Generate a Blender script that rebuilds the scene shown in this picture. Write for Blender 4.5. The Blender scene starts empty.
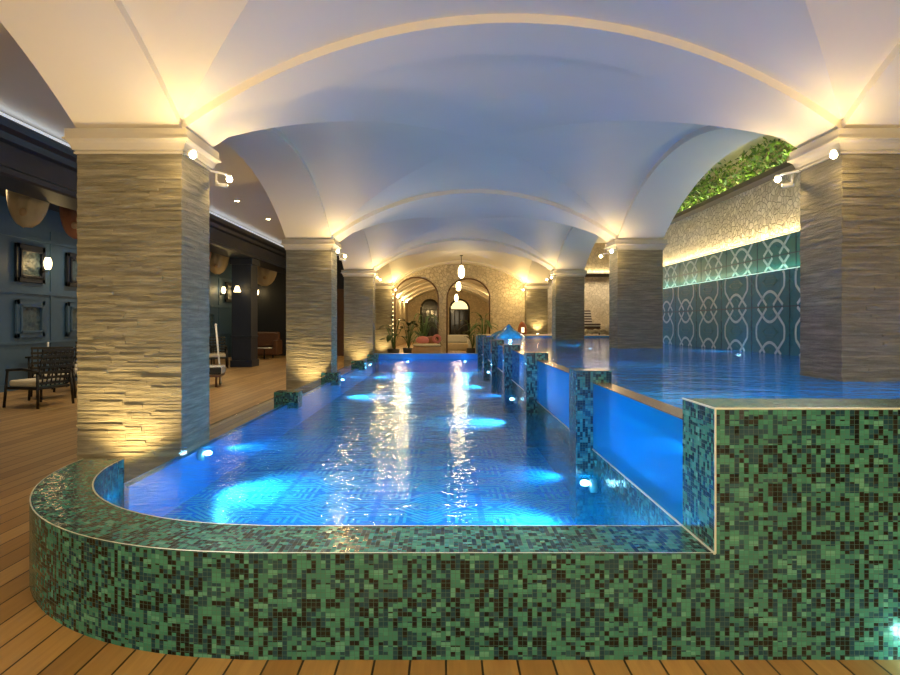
import bpy, bmesh, math, random
from mathutils import Vector, Matrix
random.seed(7)
PI = math.pi
sc = bpy.context.scene
COL = sc.collection

# ------------------------------------------------------------------ key sizes
EYE = 1.40
XL, XR = -2.285, 3.42            # inner faces of the two column rows
CW, CD = 0.90, 0.62             # column width / depth
PITCH, D1 = 7.0, 5.36
ROWS = [D1 + PITCH * k for k in range(-1, 4)]      # front faces: -1.64 5.36 12.36 19.36 26.36
SPR = 3.07                      # springing
RISE = 0.93
WL, WU = 0.28, 0.90            # lower / upper water level
RIMZ, BLKZ = 0.443, 1.045
FY, IY = 2.58, 2.935            # front wall outer / inner depth
GX = 1.12                       # right hand pool wall
AC = (-0.838, 4.378); RI = 1.435; RO = 1.79
TX = 5.4                        # tiled wall

# ------------------------------------------------------------------ node helpers
def new_mat(name):
    m = bpy.data.materials.new(name); m.use_nodes = True
    m.node_tree.nodes.clear()
    return m
class N:
    def __init__(s, m): s.t = m.node_tree
    def n(s, typ, **kw):
        nd = s.t.nodes.new(typ)
        for k, v in kw.items(): setattr(nd, k, v)
        return nd
    def set(s, sock, v):
        if isinstance(v, bpy.types.NodeSocket): s.t.links.new(v, sock)
        elif v is not None:
            if isinstance(v, (tuple, list)) and len(v) == 3 and sock.type == 'RGBA': v = (*v, 1)
            sock.default_value = v
    def math(s, op, a, b=None, c=None, clamp=False):
        nd = s.n('ShaderNodeMath', operation=op, use_clamp=clamp)
        s.set(nd.inputs[0], a)
        if b is not None: s.set(nd.inputs[1], b)
        if c is not None: s.set(nd.inputs[2], c)
        return nd.outputs[0]
    def vmath(s, op, a, b=None):
        nd = s.n('ShaderNodeVectorMath', operation=op)
        s.set(nd.inputs[0], a)
        if b is not None: s.set(nd.inputs[1], b)
        return nd.outputs[0]
    def mix(s, f, a, b, typ='MIX'):
        nd = s.n('ShaderNodeMix', data_type='RGBA', blend_type=typ)
        s.set(nd.inputs[0], f); s.set(nd.inputs[6], a); s.set(nd.inputs[7], b)
        return nd.outputs[2]
    def noise(s, vec, scale=5, detail=3, rough=.5):
        nd = s.n('ShaderNodeTexNoise'); s.set(nd.inputs['Vector'], vec)
        nd.inputs['Scale'].default_value = scale; nd.inputs['Detail'].default_value = detail
        nd.inputs['Roughness'].default_value = rough
        return nd.outputs['Fac']
    def scale(s, vec, sx, sy, sz):
        return s.vmath('MULTIPLY', vec, (sx, sy, sz))
    def pos(s): return s.n('ShaderNodeNewGeometry').outputs['Position']
    def obj(s): return s.n('ShaderNodeTexCoord').outputs['Object']
    def uv(s): return s.n('ShaderNodeTexCoord').outputs['UV']
    def sep(s, v):
        nd = s.n('ShaderNodeSeparateXYZ'); s.set(nd.inputs[0], v); return nd.outputs
    def ramp(s, f, stops, interp='LINEAR'):
        nd = s.n('ShaderNodeValToRGB'); nd.color_ramp.interpolation = interp
        e = nd.color_ramp.elements
        while len(e) < len(stops): e.new(.5)
        for i, (p, c) in enumerate(stops): e[i].position = p; e[i].color = (*c, 1)
        s.set(nd.inputs[0], f); return nd.outputs[0]
    def bump(s, h, strength=.5, dist=.02):
        nd = s.n('ShaderNodeBump'); s.set(nd.inputs['Height'], h)
        nd.inputs['Strength'].default_value = strength; nd.inputs['Distance'].default_value = dist
        return nd.outputs[0]
    def princ(s, base, rough=.5, metal=0, normal=None, spec=None, emis=None, estr=0):
        p = s.n('ShaderNodeBsdfPrincipled')
        s.set(p.inputs['Base Color'], base); s.set(p.inputs['Roughness'], rough); s.set(p.inputs['Metallic'], metal)
        if normal is not None: s.set(p.inputs['Normal'], normal)
        if spec is not None: s.set(p.inputs['Specular IOR Level'], spec)
        if emis is not None: s.set(p.inputs['Emission Color'], emis); p.inputs['Emission Strength'].default_value = estr
        return p.outputs[0]
    def out(s, sh):
        o = s.n('ShaderNodeOutputMaterial'); s.t.links.new(sh, o.inputs[0])

def plain(name, col, rough=.5, metal=0, vary=.12, scale=8, bump=0):
    m = new_mat(name); k = N(m)
    f = k.noise(k.obj(), scale, 3)
    c = k.mix(f, tuple(max(0, v * (1 - vary)) for v in col), tuple(min(1, v * (1 + vary)) for v in col))
    nr = k.bump(f, bump, .01) if bump else None
    k.out(k.princ(c, rough, metal, nr)); return m
def glow(name, col, strength):
    m = new_mat(name); k = N(m)
    k.out(k.princ((.8, .8, .8), .5, emis=col, estr=strength)); return m

def mosaic_mat(name, tint=(1, 1, 1), seed=0.0, pal=None):
    m = new_mat(name); k = N(m)
    uv = k.uv(); cell = k.vmath('SCALE', uv); cell.node.inputs['Scale'].default_value = 50
    fl = k.vmath('FLOOR', k.vmath('ADD', cell, (seed, seed * .37, 0)))
    wn = k.n('ShaderNodeTexWhiteNoise', noise_dimensions='2D'); k.set(wn.inputs['Vector'], fl)
    # runs: merge some neighbours
    fl2 = k.vmath('FLOOR', k.vmath('MULTIPLY', k.vmath('ADD', cell, (seed + 7, 3.3, 0)), (.5, 1, 1)))
    wn2 = k.n('ShaderNodeTexWhiteNoise', noise_dimensions='2D'); k.set(wn2.inputs['Vector'], fl2)
    fl3 = k.vmath('FLOOR', k.vmath('MULTIPLY', k.vmath('ADD', cell, (seed + 17, 13.3, 0)), (1, .5, 1)))
    wn3 = k.n('ShaderNodeTexWhiteNoise', noise_dimensions='2D'); k.set(wn3.inputs['Vector'], fl3)
    pal = pal or [(.0, (.003, .008, .011)), (.16, (.010, .050, .085)), (.36, (.018, .085, .115)), (.48, (.038, .180, .155)), (.82, (.052, .23, .19)), (.96, (.10, .31, .26))]
    pal = [(p, tuple(a * b for a, b in zip(c, tint))) for p, c in pal]
    c1 = k.ramp(wn.outputs['Value'], pal, 'CONSTANT'); c2 = k.ramp(wn2.outputs['Value'], pal, 'CONSTANT'); c3 = k.ramp(wn3.outputs['Value'], pal, 'CONSTANT')
    c = k.mix(k.math('GREATER_THAN', wn2.outputs['Value'], .72), c1, c2)
    c = k.mix(k.math('LESS_THAN', wn3.outputs['Value'], .30), c, c3)
    fr = k.sep(k.vmath('FRACTION', cell))
    ex = k.math('ABSOLUTE', k.math('SUBTRACT', fr[0], .5)); ey = k.math('ABSOLUTE', k.math('SUBTRACT', fr[1], .5))
    g = k.math('GREATER_THAN', k.math('MAXIMUM', ex, ey), .46)
    c = k.mix(g, c, (.03, .09, .08))
    # per-tile tilt for sparkles
    nm = k.n('ShaderNodeNewGeometry').outputs['Normal']
    off = k.vmath('SCALE', k.vmath('SUBTRACT', wn.outputs['Color'], (.5, .5, .5))); off.node.inputs['Scale'].default_value = .10
    nr = k.vmath('NORMALIZE', k.vmath('ADD', nm, off))
    rough = k.math('ADD', k.math('MULTIPLY', g, .5), .16)
    k.out(k.princ(c, rough, 0, nr)); return m

def stone_mat(name, a, b, c_, sy=30):
    m = new_mat(name); k = N(m)
    o = k.obj()
    n1 = k.noise(k.scale(o, 2.2, 2.2, sy), 1, 6, .65)
    n2 = k.noise(k.scale(o, 3, 3, 6), 1, 4, .6)
    n3 = k.noise(k.scale(o, 30, 30, 90), 1, 4, .7)
    c = k.ramp(n1, [(.25, a), (.5, b), (.72, c_)])
    c = k.mix(k.math('MULTIPLY', n2, .5), c, tuple(x * .55 for x in b))
    h = k.math('ADD', k.math('MULTIPLY', n1, 1.0), k.math('MULTIPLY', n3, .45))
    k.out(k.princ(c, .75, 0, k.bump(h, 1.0, .022))); return m

def rubble_mat(name, scale=6, light=(.55, .47, .33), dark=(.3, .25, .17)):
    m = new_mat(name); k = N(m)
    p = k.pos()
    w = k.vmath('ADD', p, k.vmath('SCALE', k.vmath('SUBTRACT', k.n('ShaderNodeTexNoise').outputs['Color'], (.5, .5, .5))))
    v = k.n('ShaderNodeTexVoronoi', feature='DISTANCE_TO_EDGE'); k.set(v.inputs['Vector'], p); v.inputs['Scale'].default_value = scale
    v2 = k.n('ShaderNodeTexVoronoi'); k.set(v2.inputs['Vector'], p); v2.inputs['Scale'].default_value = scale
    e = k.math('MULTIPLY', v.outputs['Distance'], 12, clamp=True)
    rnd = k.sep(v2.outputs['Color'])[0]
    c = k.mix(rnd, dark, light)
    c = k.mix(e, tuple(x * .8 for x in dark), c)
    h = k.math('ADD', k.math('MULTIPLY', e, 1.), k.math('MULTIPLY', k.noise(p, scale * 5, 3), .4))
    h = k.math('ADD', h, k.math('MULTIPLY', rnd, .7))
    k.out(k.princ(c, .65, 0, k.bump(h, .9, .03))); return m

def wood_deck():
    m = new_mat('deck_wood'); k = N(m)
    p = k.pos(); s = k.sep(p)
    xs = k.math('DIVIDE', s[0], .148); idx = k.math('FLOOR', xs); fr = k.math('FRACT', xs)
    wn = k.n('ShaderNodeTexWhiteNoise', noise_dimensions='1D'); k.set(wn.inputs['W'], idx)
    yy = k.math('ADD', s[1], k.math('MULTIPLY', wn.outputs['Value'], 9))
    yb = k.math('FRACT', k.math('DIVIDE', yy, 2.3))
    yi = k.math('FLOOR', k.math('DIVIDE', yy, 2.3))
    wn2 = k.n('ShaderNodeTexWhiteNoise', noise_dimensions='2D')
    cv = k.n('ShaderNodeCombineXYZ'); k.set(cv.inputs[0], idx); k.set(cv.inputs[1], yi); k.set(wn2.inputs['Vector'], cv.outputs[0])
    gr = k.noise(k.scale(p, 40, 2.2, 1), 1, 5, .6)
    c = k.ramp(wn2.outputs['Value'], [(0, (.38, .225, .078)), (.5, (.50, .31, .115)), (1, (.62, .40, .16))])
    c = k.mix(k.math('MULTIPLY', gr, .55), c, (.09, .04, .013))
    ed = k.math('ABSOLUTE', k.math('SUBTRACT', fr, .5))
    gap = k.math('MAXIMUM', k.math('GREATER_THAN', ed, .47), k.math('LESS_THAN', yb, .003))
    c = k.mix(gap, c, (.014, .007, .004))
    h = k.math('SUBTRACT', k.math('MULTIPLY', gr, .2), gap)
    k.out(k.princ(c, .42, 0, k.bump(h, .5, .006))); return m

def water_mat(name, tint, sx=3.2, strength=.12, cloud=.2, ccol=(.008, .40, .88)):
    m = new_mat(name); k = N(m)
    p = k.pos()
    n1 = k.noise(k.scale(p, 1.0, 1.6, 1), sx, 3, .55)
    n2 = k.noise(k.scale(p, 1.0, 1.5, 1), sx * 4.5, 2, .5)
    h = k.math('ADD', n1, k.math('MULTIPLY', n2, .40))
    nr = k.bump(h, strength, .10)
    fr = k.n('ShaderNodeFresnel'); fr.inputs['IOR'].default_value = 1.33; k.set(fr.inputs['Normal'], nr)
    ff = k.math('MULTIPLY', fr.outputs[0], k.math('SUBTRACT', 1, k.n('ShaderNodeNewGeometry').outputs['Backfacing']))
    tr = k.n('ShaderNodeBsdfTransparent'); k.set(tr.inputs[0], tint)
    gl = k.n('ShaderNodeBsdfGlossy'); gl.inputs['Roughness'].default_value = .04; k.set(gl.inputs['Normal'], nr)
    mx = k.n('ShaderNodeMixShader'); k.set(mx.inputs[0], ff)
    ta = k.n('ShaderNodeBsdfTranslucent'); k.set(ta.inputs[0], ccol)
    tb = k.n('ShaderNodeBsdfDiffuse'); k.set(tb.inputs[0], ccol)
    tl = k.n('ShaderNodeMixShader'); tl.inputs[0].default_value = .4
    m.node_tree.links.new(ta.outputs[0], tl.inputs[1]); m.node_tree.links.new(tb.outputs[0], tl.inputs[2])
    cm = k.n('ShaderNodeMixShader'); cm.inputs[0].default_value = cloud
    m.node_tree.links.new(tr.outputs[0], cm.inputs[1]); m.node_tree.links.new(tl.outputs[0], cm.inputs[2])
    m.node_tree.links.new(cm.outputs[0], mx.inputs[1]); m.node_tree.links.new(gl.outputs[0], mx.inputs[2])
    k.out(mx.outputs[0]); return m
def glass_mat(name, tint, cloud=0, ccol=(.008, .44, .98)):
    m = new_mat(name); k = N(m)
    fr = k.n('ShaderNodeFresnel'); fr.inputs['IOR'].default_value = 1.30
    ff = k.math('MULTIPLY', fr.outputs[0], k.math('SUBTRACT', 1, k.n('ShaderNodeNewGeometry').outputs['Backfacing']))
    tr = k.n('ShaderNodeBsdfTransparent'); k.set(tr.inputs[0], tint)
    gl = k.n('ShaderNodeBsdfGlossy'); gl.inputs['Roughness'].default_value = .03
    mx = k.n('ShaderNodeMixShader'); k.set(mx.inputs[0], ff)
    ta = k.n('ShaderNodeBsdfTranslucent'); k.set(ta.inputs[0], ccol)
    tb = k.n('ShaderNodeBsdfDiffuse'); k.set(tb.inputs[0], ccol)
    tl = k.n('ShaderNodeMixShader'); tl.inputs[0].default_value = .4
    m.node_tree.links.new(ta.outputs[0], tl.inputs[1]); m.node_tree.links.new(tb.outputs[0], tl.inputs[2])
    cm = k.n('ShaderNodeMixShader'); cm.inputs[0].default_value = cloud
    m.node_tree.links.new(tr.outputs[0], cm.inputs[1]); m.node_tree.links.new(tl.outputs[0], cm.inputs[2])
    m.node_tree.links.new(cm.outputs[0], mx.inputs[1]); m.node_tree.links.new(gl.outputs[0], mx.inputs[2])
    k.out(mx.outputs[0]); return m

def stripe_mat(name, a, b, axis=0, freq=16):
    m = new_mat(name); k = N(m)
    s = k.sep(k.obj())[axis]
    f = k.math('GREATER_THAN', k.math('FRACT', k.math('MULTIPLY', s, freq)), .5)
    k.out(k.princ(k.mix(f, a, b), .85)); return m

M = {}
M['plaster'] = plain('vault_plaster', (.80, .745, .645), .6, vary=.03, scale=1.5, bump=.1)
M['cream'] = plain('cream_moulding', (.48, .44, .37), .55, vary=.04)
M['stone'] = stone_mat('travertine', (.10, .087, .056), (.235, .21, .15), (.44, .40, .30))
M['mosaic'] = mosaic_mat('green_mosaic')
M['mosaic_in'] = mosaic_mat('blue_mosaic', seed=31.0, pal=[(0, (.004, .025, .06)), (.22, (.010, .07, .13)), (.5, (.018, .12, .18)), (.75, (.03, .18, .22)), (.92, (.05, .24, .27))])
M['deck'] = wood_deck()
M['trim'] = plain('edge_trim_metal', (.62, .66, .60), .35, .3)
M['poolfloor'] = plain('pool_tile_blue', (.004, .29, .95), .35, vary=.2, scale=6)
M['poolline'] = plain('pool_tile_pale_line', (.30, .92, 1.0), .35, vary=.15, scale=20)
M['basin'] = plain('basin_blue', (.02, .32, .95), .4, vary=.10, scale=2)
M['water'] = water_mat('lower_water', (.34, .82, 1.0), 3.0, .17, .25, (.004, .36, .95))
M['water2'] = water_mat('upper_water', (.36, .76, 1.0), 3.0, .16, .82, (.006, .42, .80))
M['acrylic'] = glass_mat('acrylic', (.62, .88, 1.0), .6)
M['clear'] = glass_mat('clear_glass', (.9, .96, .97))
M['tilewall'] = plain('teal_tile', (.010, .15, .18), .5, vary=.35, scale=9)
M['tilegrey'] = plain('grey_tile_band', (.50, .62, .60), .5, vary=.2, scale=30)
M['tiledark'] = plain('dark_teal_tile', (.004, .035, .055), .3)
M['tilegreen'] = plain('sea_green_tile', (.012, .15, .14), .3)
M['pebble'] = rubble_mat('pebble_wall', 10, (.80, .72, .56), (.60, .52, .38))
M['rubble'] = rubble_mat('rubble_wall', 7, (.72, .62, .46), (.56, .47, .33))
M['navy'] = plain('navy_paint', (.007, .014, .036), .45, vary=.1)
M['bluewall'] = plain('blue_panel_paint', (.055, .115, .195), .5, vary=.1)
M['navydark'] = plain('dark_navy', (.008, .010, .017), .5)
M['white'] = plain('white_paint', (.8, .8, .78), .5)
M['black'] = plain('black_metal', (.012, .011, .010), .4, .2)
M['brown'] = plain('brown_wood', (.10, .045, .02), .45, vary=.3)
M['beam'] = plain('dark_beam', (.06, .045, .032), .6)
M['beige'] = plain('beige_cloth', (.5, .38, .22), .85, bump=.2)
M['rust'] = plain('rust_cloth', (.30, .12, .06), .85, bump=.2)
M['creamcloth'] = plain('cream_cloth', (.7, .62, .46), .85)
M['stripe'] = stripe_mat('striped_cloth', (.75, .73, .68), (.02, .02, .022), 0, 10)
M['stripebrown'] = stripe_mat('brown_striped_cloth', (.55, .5, .44), (.05, .02, .015), 2, 9)
M['leaf'] = plain('dark_leaf', (.025, .06, .018), .35, vary=.4)
M['leaf2'] = plain('bright_leaf', (.16, .30, .035), .5, vary=.5, scale=5)
M['leaf3'] = plain('mid_leaf', (.06, .14, .04), .45, vary=.4)
M['pot'] = plain('dark_pot', (.03, .03, .03), .5)
M['terra'] = plain('terracotta', (.35, .10, .04), .6)
M['tan'] = plain('tan_cushion', (.45, .29, .15), .8)
M['pink'] = plain('pink_cloth', (.65, .22, .2), .8)
M['leather'] = plain('brown_leather', (.13, .055, .025), .4)
M['picture'] = plain('relief_picture', (.05, .09, .12), .4, vary=.9, scale=14, bump=.8)
M['pane'] = plain('dark_window_pane', (.02, .02, .022), .08)
M['topreflect'] = plain('brown_reflection', (.16, .12, .09), .25, .3)  # column's brown reflection in the glass, given as a surface colour
M['stringglow'] = glow('string_bulb', (1, .78, .42), 4)
M['warmglow'] = glow('warm_bulb', (1, .74, .38), 45)
M['whiteglow'] = glow('pool_lamp_lens', (.75, .92, 1), 30)
M['pendglow'] = glow('pendant_glow', (1, .78, .40), 9)
M['softglow'] = glow('sconce_shade_glow', (1, .74, .36), 6)
M['ledwhite'] = glow('led_white', (.85, .92, 1), .5)
M['ledwarm'] = glow('led_warm', (1, .82, .45), 2.2)
M['ledaqua'] = glow('led_aqua', (.55, 1, .85), 1.2)
M['ledgreen'] = glow('led_yellow_green', (.95, 1, .35), 3.0)
M['lunette'] = glow('lit_lunette', (1, .76, .34), 1.6)
M['fillpane'] = glow('fill_pane_glow', (1, .75, .42), 1.5)  # glow for the added fill panes behind the viewer
M['bluemound'] = plain('blue_glazed', (.02, .22, .55), .15, vary=.5, scale=10, bump=.6)

# ------------------------------------------------------------------ mesh builder
class MB:
    def __init__(s): s.v = []; s.f = []; s.uv = []; s.mi = []; s.sm = []
    def poly(s, pts, uvs=None, mi=0, smooth=False):
        i0 = len(s.v); s.v += [tuple(p) for p in pts]
        s.f.append(list(range(i0, i0 + len(pts))))
        if uvs is None:
            a = Vector(pts[1]) - Vector(pts[0]); b = Vector(pts[-1]) - Vector(pts[0])
            n = a.cross(b); ax = max(range(3), key=lambda q: abs(n[q]))
            idx = [(1, 2), (0, 2), (0, 1)][ax]
            uvs = [(p[idx[0]], p[idx[1]]) for p in pts]
        s.uv.append(uvs); s.mi.append(mi); s.sm.append(smooth); return s
    def box(s, x0, x1, y0, y1, z0, z1, mi=0):
        P = [(x0, y0, z0), (x1, y0, z0), (x1, y1, z0), (x0, y1, z0), (x0, y0, z1), (x1, y0, z1), (x1, y1, z1), (x0, y1, z1)]
        for q in ((0, 3, 2, 1), (4, 5, 6, 7), (0, 1, 5, 4), (1, 2, 6, 5), (2, 3, 7, 6), (3, 0, 4, 7)):
            s.poly([P[i] for i in q], None, mi)
        return s
    def mesh(s, verts, faces, mi=0, smooth=True):
        i0 = len(s.v); s.v += [tuple(p) for p in verts]
        for f in faces:
            s.f.append([i0 + i for i in f]); s.uv.append([(verts[i][0], verts[i][2]) for i in f]); s.mi.append(mi); s.sm.append(smooth)
        return s
    def tube(s, pts, r, n=8, mi=0, caps=True):
        pts = [Vector(p) for p in pts]; rs = r if isinstance(r, (list, tuple)) else [r] * len(pts)
        V = []; F = []
        for i, p in enumerate(pts):
            d = (pts[min(i + 1, len(pts) - 1)] - pts[max(i - 1, 0)]).normalized()
            a = d.cross(Vector((0, 0, 1))) if abs(d.z) < .95 else d.cross(Vector((1, 0, 0)))
            a.normalize(); b = d.cross(a)
            for k in range(n):
                t = 2 * PI * k / n; V.append(p + (a * math.cos(t) + b * math.sin(t)) * rs[i])
        for i in range(len(pts) - 1):
            for k in range(n):
                F.append((i * n + k, i * n + (k + 1) % n, (i + 1) * n + (k + 1) % n, (i + 1) * n + k))
        if caps: F.append(tuple(range(n))[::-1]); F.append(tuple((len(pts) - 1) * n + k for k in range(n)))
        return s.mesh(V, F, mi)
    def lathe(s, prof, n=20, c=(0, 0, 0), mi=0, sx=1, sy=1):
        V = []; F = []
        for r, z in prof:
            for k in range(n):
                t = 2 * PI * k / n; V.append((c[0] + r * math.cos(t) * sx, c[1] + r * math.sin(t) * sy, c[2] + z))
        for i in range(len(prof) - 1):
            for k in range(n):
                F.append((i * n + k, i * n + (k + 1) % n, (i + 1) * n + (k + 1) % n, (i + 1) * n + k))
        F.append(tuple(range(n))[::-1]); F.append(tuple((len(prof) - 1) * n + k for k in range(n)))
        return s.mesh(V, F, mi)
    def ball(s, c, r, n=12, mi=0, sz=1):
        prof = [(max(1e-4, r * math.sin(PI * i / 8)), -r * sz * math.cos(PI * i / 8)) for i in range(9)]
        return s.lathe(prof, n, c, mi)
    def build(s, name, mats, parent=None, loc=(0, 0, 0), bevel=0):
        me = bpy.data.meshes.new(name)
        me.from_pydata(s.v, [], s.f)
        ul = me.uv_layers.new(name='UVMap')
        i = 0
        for pi, p in enumerate(me.polygons):
            p.material_index = s.mi[pi]; p.use_smooth = s.sm[pi]
            for u in s.uv[pi]: ul.data[i].uv = u; i += 1
        if not isinstance(mats, (list, tuple)): mats = [mats]
        for m in mats: me.materials.append(m)
        o = bpy.data.objects.new(name, me); COL.objects.link(o); o.location = loc
        if parent is not None: o.parent = parent
        if bevel:
            bm = bmesh.new(); bm.from_mesh(me); bmesh.ops.remove_doubles(bm, verts=bm.verts, dist=1e-5)
            bmesh.ops.recalc_face_normals(bm, faces=bm.faces); bm.to_mesh(me); bm.free()
            b = o.modifiers.new('bevel', 'BEVEL'); b.width = bevel; b.segments = 2; b.limit_method = 'ANGLE'
        return o

def tag(o, label, cat, group=None, kind=None):
    if label: o['label'] = label
    if cat: o['category'] = cat
    if group: o['group'] = group
    if kind: o['kind'] = kind
    return o
def empty(name, loc=(0, 0, 0), rz=0):
    o = bpy.data.objects.new(name, None); COL.objects.link(o); o.location = loc; o.rotation_euler = (0, 0, rz)
    o.empty_display_size = .1
    return o
def struct(mb, name, mats, label=None):
    o = mb.build(name, mats); o['kind'] = 'structure'
    if label: o['label'] = label
    return o
def copy_tree(o, parent=None):
    c = o.copy(); COL.objects.link(c)
    if parent is not None: c.parent = parent
    for ch in list(o.children): copy_tree(ch, c)
    return c
def light(kind, name, loc, power, col, size=.05, rot=None, **kw):
    l = bpy.data.lights.new(name, kind); l.energy = power; l.color = col
    if kind == 'AREA':
        l.shape = 'RECTANGLE'; l.size = size[0]; l.size_y = size[1]
    else: l.shadow_soft_size = size
    for k, v in kw.items(): setattr(l, k, v)
    o = bpy.data.objects.new(name, l); COL.objects.link(o); o.location = loc
    if rot: o.rotation_euler = rot
    return o
WARM = (1, .69, .27); BLUE = (.03, .30, 1.0); BLUEW = (.20, .77, 1.0)

# ------------------------------------------------------------------ floor
fl = MB()
pts = [(-9.6, -6), (10, -6), (10, 2.7), (AC[0], 2.7)]
for i in range(13):
    t = math.radians(270 - 90 * i / 12); r = 1.66
    pts.append((AC[0] + r * math.cos(t), AC[1] + r * math.sin(t)))
pts.append((-9.6, AC[1]))
fl.poly([(x, y, 0) for x, y in pts])
fl.poly([(-9.6, AC[1], 0), (-2.3, AC[1], 0), (-2.3, 19.75, 0), (-9.6, 19.75, 0)])
fl.poly([(-9.6, 19.75, 0), (1.2, 19.75, 0), (1.2, 27, 0), (-9.6, 27, 0)])
fl.poly([(-9.6, 27, 0), (10, 27, 0), (10, 49, 0), (-9.6, 49, 0)])
struct(fl, 'floor', M['deck'])

# upper terrace behind the upper pool
ter = MB().box(1.15, 9.6, 23.2, 27, 0, .95)
struct(ter, 'trim_1', M['rubble'])

# ------------------------------------------------------------------ lower pool
lower = empty('swimming_pool', (0, 3, 0))
tag(lower, 'long lower swimming pool with rounded green mosaic front rim and patterned blue floor', 'swimming pool')
lower.location = (0, 0, 0)
def arc(r, n=28):
    return [(AC[0] + r * math.cos(math.radians(180 + 90 * i / n)), AC[1] + r * math.sin(math.radians(180 + 90 * i / n))) for i in range(n + 1)]
outer = arc(RO) + [(GX, FY)]; inner = arc(RI) + [(GX, IY)]
outer = [(AC[0] + (x - AC[0]) * (.965 if x < AC[0] else 1), y if y > FY else FY) for x, y in outer]
outer[28] = (AC[0], FY); inner[28] = (AC[0], IY)
rim = MB(); tr = MB()
uo = 0; ui = 0
for i in range(len(outer) - 1):
    a, b = Vector(outer[i]), Vector(outer[i + 1]); c, d = Vector(inner[i]), Vector(inner[i + 1])
    L = (b - a).length; Li = (d - c).length; Lm = (L + Li) / 2
    rim.poly([(*a, 0), (*b, 0), (*b, RIMZ), (*a, RIMZ)], [(uo, 0), (uo + L, 0), (uo + L, RIMZ), (uo, RIMZ)])
    w = .36
    rim.poly([(*a, RIMZ), (*b, RIMZ), (*d, RIMZ), (*c, RIMZ)], [(ui + 9, 0), (ui + 9 + Lm, 0), (ui + 9 + Lm, w), (ui + 9, w)])
    rim.poly([(*d, -.75), (*c, -.75), (*c, RIMZ), (*d, RIMZ)], [(ui + 20 + Lm, 0), (ui + 20, 0), (ui + 20, 1.19), (ui + 20 + Lm, 1.19)], mi=1)
    tr.poly([(*(a * 1.0), RIMZ + .002), (*b, RIMZ + .002), (*(b + (d - b) * .022), RIMZ + .002), (*(a + (c - a) * .022), RIMZ + .002)])
    tr.poly([(*(c + (a - c) * .03), RIMZ + .002), (*(d + (b - d) * .03), RIMZ + .002), (*d, RIMZ + .002), (*c, RIMZ + .002)])
    uo += L; ui += Lm
a, c = outer[0], inner[0]
rim.poly([(*c, 0), (*a, 0), (*a, RIMZ), (*c, RIMZ)])
rim.build('mosaic_rim', [M['mosaic'], M['mosaic_in']], lower)
tr.box(GX - .008, GX, IY - .36, 19.6, RIMZ - .003, RIMZ + .004)
tr.build('edge_trim', M['trim'], lower)
# side and end walls
sw = MB()
sw.box(-2.32, -2.24, AC[1], 19.75, -.75, .25)
sw.box(-2.32, GX + .05, 19.6, 19.95, -.75, RIMZ)
sw.build('side_wall', M['poolfloor'], lower)
rw = MB().box(GX, GX + .13, IY, 19.6, -.75, RIMZ)
rw.build('party_wall', M['mosaic_in'], lower)
gp = MB().box(-2.30, -2.26, AC[1], 19.6, .25, .415)
gp.build('glass_edge', M['clear'], lower)
# low posts on the left edge
for y, h in ((8.75, .43), (12.05, .44), (15.9, .44), (19.1, .44)):
    MB().box(-2.43, -2.09, y, y + .26, .20, h).build('post', M['mosaic'], lower)
# patterned floor
pf = MB(); zf = -.13
pf.poly([(-2.3, 2.7, zf), (1.15, 2.7, zf), (1.15, 19.7, zf), (-2.3, 19.7, zf)])
def strip(mb, p, q, w, z, mi=1):
    p, q = Vector(p), Vector(q); d = (q - p).normalized(); n = Vector((-d.y, d.x)) * w / 2
    mb.poly([(p.x + n.x, p.y + n.y, z), (p.x - n.x, p.y - n.y, z), (q.x - n.x, q.y - n.y, z), (q.x + n.x, q.y + n.y, z)], None, mi)
def panel(mb, cx, cy, s, z):
    w = s * .030
    quad = [
        [(0, .47), (.20, .27), (.47, .27)], [(0, .40), (.14, .26)], [(.0, .33), (.33, 0)], [(0, .25), (.25, 0)],
        [(.0, .17), (.17, .0)], [(0, .09), (.09, 0)], [(.20, .20), (.47, .20)], [(.20, .20), (.20, .47)],
        [(.27, .27), (.27, .47)], [(.27, .13), (.47, .13)], [(.33, .33), (.33, .47)], [(.33, .33), (.47, .33)],
        [(.39, .39), (.39, .47)], [(.39, .39), (.47, .39)], [(.38, 0), (.47, .08)], [(.06, .47), (.14, .39)],
        [(.02, .02), (.15, .15)]]
    for sx in (-1, 1):
        for sy in (-1, 1):
            for pl in quad:
                for p, q in zip(pl, pl[1:]):
                    strip(mb, (cx + sx * p[0] * s, cy + sy * p[1] * s), (cx + sx * q[0] * s, cy + sy * q[1] * s), w, z)
S = .86
for i in range(4):
    for j in range(19):
        panel(pf, -2.3 + S * (i + .5) + .0, 3.0 + S * (j + .5), S, zf + .004)
pf.build('patterned_floor', [M['poolfloor'], M['poolline']], lower)
# water surface
wt = MB()
pts = [(x, y) for x, y in inner[:29]]
wt.poly([(x, y, WL) for x, y in pts] + [(GX, IY, WL), (GX, 19.6, WL), (-2.24, 19.6, WL), (-2.24, AC[1], WL)])
wt.build('water', M['water'], lower)

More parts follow.
